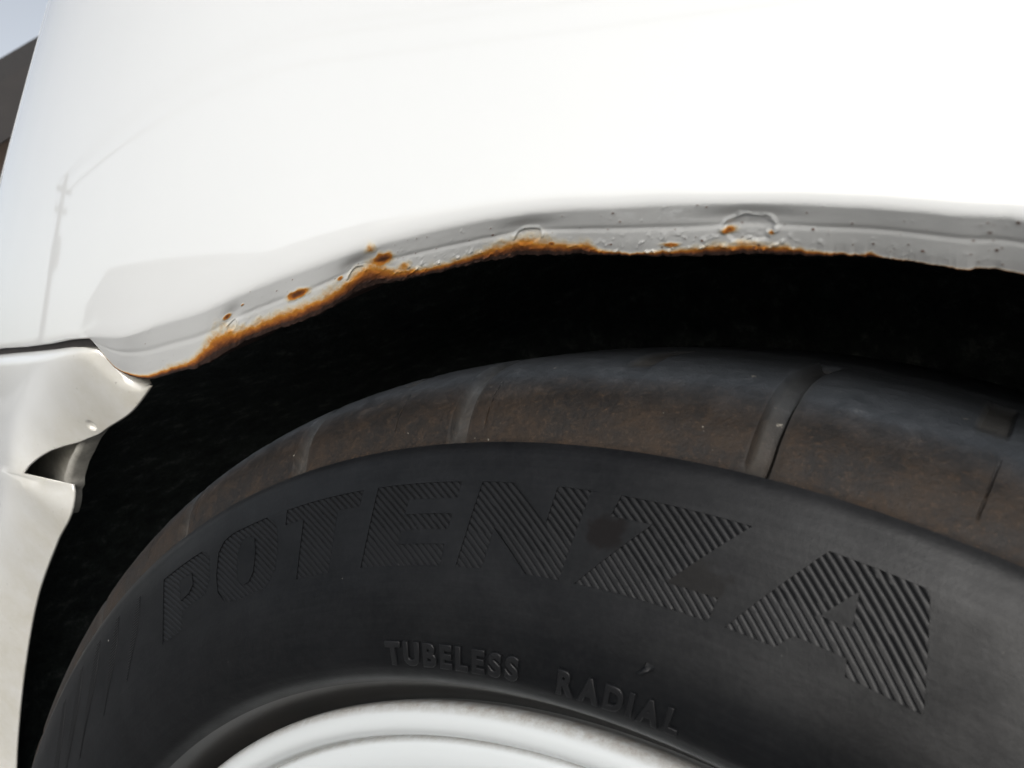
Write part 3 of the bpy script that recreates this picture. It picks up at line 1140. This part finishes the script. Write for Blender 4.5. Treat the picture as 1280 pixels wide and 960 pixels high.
def box(name, lo, hi, mat, parent):
    bm = bmesh.new()
    boxm(bm, lo, hi)
    bmesh.ops.bevel(bm, geom=bm.edges[:], offset=.008, segments=1, affect='EDGES')
    me = bpy.data.meshes.new(name)
    bm.to_mesh(me); bm.free()
    o = bpy.data.objects.new(name, me)
    me.materials.append(mat)
    col.objects.link(o)
    o.parent = parent
    return o


def extr(name, poly, y0, y1, mat, parent):       # prism: (x,z) outline swept along local y
    bm = bmesh.new()
    a = [bm.verts.new((x, y0, z)) for x, z in poly]
    b = [bm.verts.new((x, y1, z)) for x, z in poly]
    bm.faces.new(a); bm.faces.new(b[::-1])
    for i in range(len(a)):
        j = (i + 1) % len(a)
        bm.faces.new([a[j], a[i], b[i], b[j]])
    bmesh.ops.recalc_face_normals(bm, faces=bm.faces)
    me = bpy.data.meshes.new(name)
    bm.to_mesh(me); bm.free()
    o = bpy.data.objects.new(name, me)
    me.materials.append(mat)
    col.objects.link(o)
    o.parent = parent
    return o


def house(name, label, loc, rz, half, eave, rise, depth, wallm, over=.45, group=None):
    h_ = empty(name, loc)
    h_.rotation_euler.z = rz
    tag(h_, label, 'house', group)
    extr('wall', [(-half, 0), (half, 0), (half, eave), (0, eave + rise), (-half, eave)], 0, depth, wallm, h_)
    sl = rise / half
    for s in (-1, 1):
        e = half + over
        pts = [(0, eave + rise + .06), (s * e, eave + rise + .06 - sl * e), (s * e, eave + rise + .24 - sl * e), (0, eave + rise + .24)]
        extr('roof', pts, -over, depth + over, M_ROOF, h_)
        extr('barge_soffit_shade', [(s * .002, eave + rise - .42), (s * e, eave + rise - .42 - sl * e), (s * e, eave + rise + .05 - sl * e), (s * .002, eave + rise + .05)], -over - .04, -over + .01, M_DARK, h_)  # deep dark verge board, its height also painting in the soffit shadow
    for wx in (-half * .5, half * .42):
        f_ = box('window', (wx - .62, -.05, 1.0), (wx + .62, .03, 2.15), M_DARK, h_)
        box('pane', (wx - .55, -.062, 1.06), (wx + .55, -.052, 2.09), M_GLASS, f_)
    return h_


hd = Vector((-.895, .446, 0))
hr = Vector((.446, .895, 0))
hc = Vector((.104, -.159, 0)) + hd * 8.0
house('house', 'pale rendered house with dark gabled roof beyond the white car', hc + hr * 2.9, math.atan2(hr.y, hr.x), 3.6, 2.45, 3.0, 7.0, M_WALL)

# ------------------------------------------------------------------ what the paint mirrors: street across from the car
house('house', 'grey house with dark gabled roof across the street, mirrored in the car paint', Vector((-18.5, -6.3, 0)), R(-147), 3.0, 2.3, 1.0, 9.5, M_WALL2)


def tube(name, pts, rads, mat, parent, n=10):
    rows_ = []
    for i, q in enumerate(pts):
        q = Vector(q)
        t = (Vector(pts[min(i + 1, len(pts) - 1)]) - Vector(pts[max(i - 1, 0)])).normalized()
        s = t.orthogonal().normalized()
        w = t.cross(s)
        rd = rads[i] if isinstance(rads, (list, tuple)) else rads
        rows_.append([q + s * rd * math.cos(2 * math.pi * k / n) + w * rd * math.sin(2 * math.pi * k / n) for k in range(n)])
    vs = [v for r_ in rows_ for v in r_]
    me = bpy.data.meshes.new(name)
    me.from_pydata([tuple(v) for v in vs], [], grid_faces(len(pts), n, True) + [list(range(n))[::-1], [len(vs) - n + k for k in range(n)]])
    o = link_mesh(name, me, mat, None)
    o.parent = parent
    return o


pl = Vector((-19.9, -2.6, 0))


def utility_pole(loc, label, rz):
    pole = empty('utility_pole', loc)
    pole.rotation_euler.z = rz
    tag(pole, label, 'utility pole')
    tube('post', [(0, 0, 0), (0, 0, 3), (0, 0, 6.1)], [.20, .18, .15], M_DARK, pole)
    for zz_, hw in ((5.7, .7), (5.2, .55)):
        tube('crossarm', [(0, -hw, zz_), (0, hw, zz_)], .08, M_DARK, pole, 6)
        for s_ in (-1, -.4, .4, 1): tube('insulator', [(0, s_ * hw * .92, zz_ + .04), (0, s_ * hw * .92, zz_ + .16)], [.05, .03], M_POLE, pole, 6)
    return pole


pA = utility_pole(pl, 'utility pole with transformer across the street, mirrored in the car paint', R(-25))
tube('transformer', [(.25, 0, 3.7), (.25, 0, 3.8), (.25, 0, 4.4), (.25, 0, 4.5)], [.15, .34, .34, .2], M_DARK, pA, 12)
far = Vector((12, -16, 0))
utility_pole(far, 'utility pole without a transformer at the far end of the overhead wires', R(-25))
for k, (s, zz_) in enumerate(((-.64, 5.86), (.28, 5.86), (.64, 5.86), (.5, 5.36))):
    a = pl + Vector((.42 * s, .9 * s, zz_)); b = far + Vector((.42 * s, .9 * s, zz_))
    pts = [a.lerp(b, t / 16) - Vector((0, 0, .5 * 4 * (t / 16) * (1 - t / 16))) for t in range(17)]
    w = tube('overhead_wire', pts, .013, M_WIRE, None, 5)
    tag(w, ('black wire strung between the upper crossarms of the utility poles', 'black wire strung between the lower crossarms of the utility poles')[0 if k < 3 else 1], 'wire', 'upper overhead wires' if k < 3 else None)
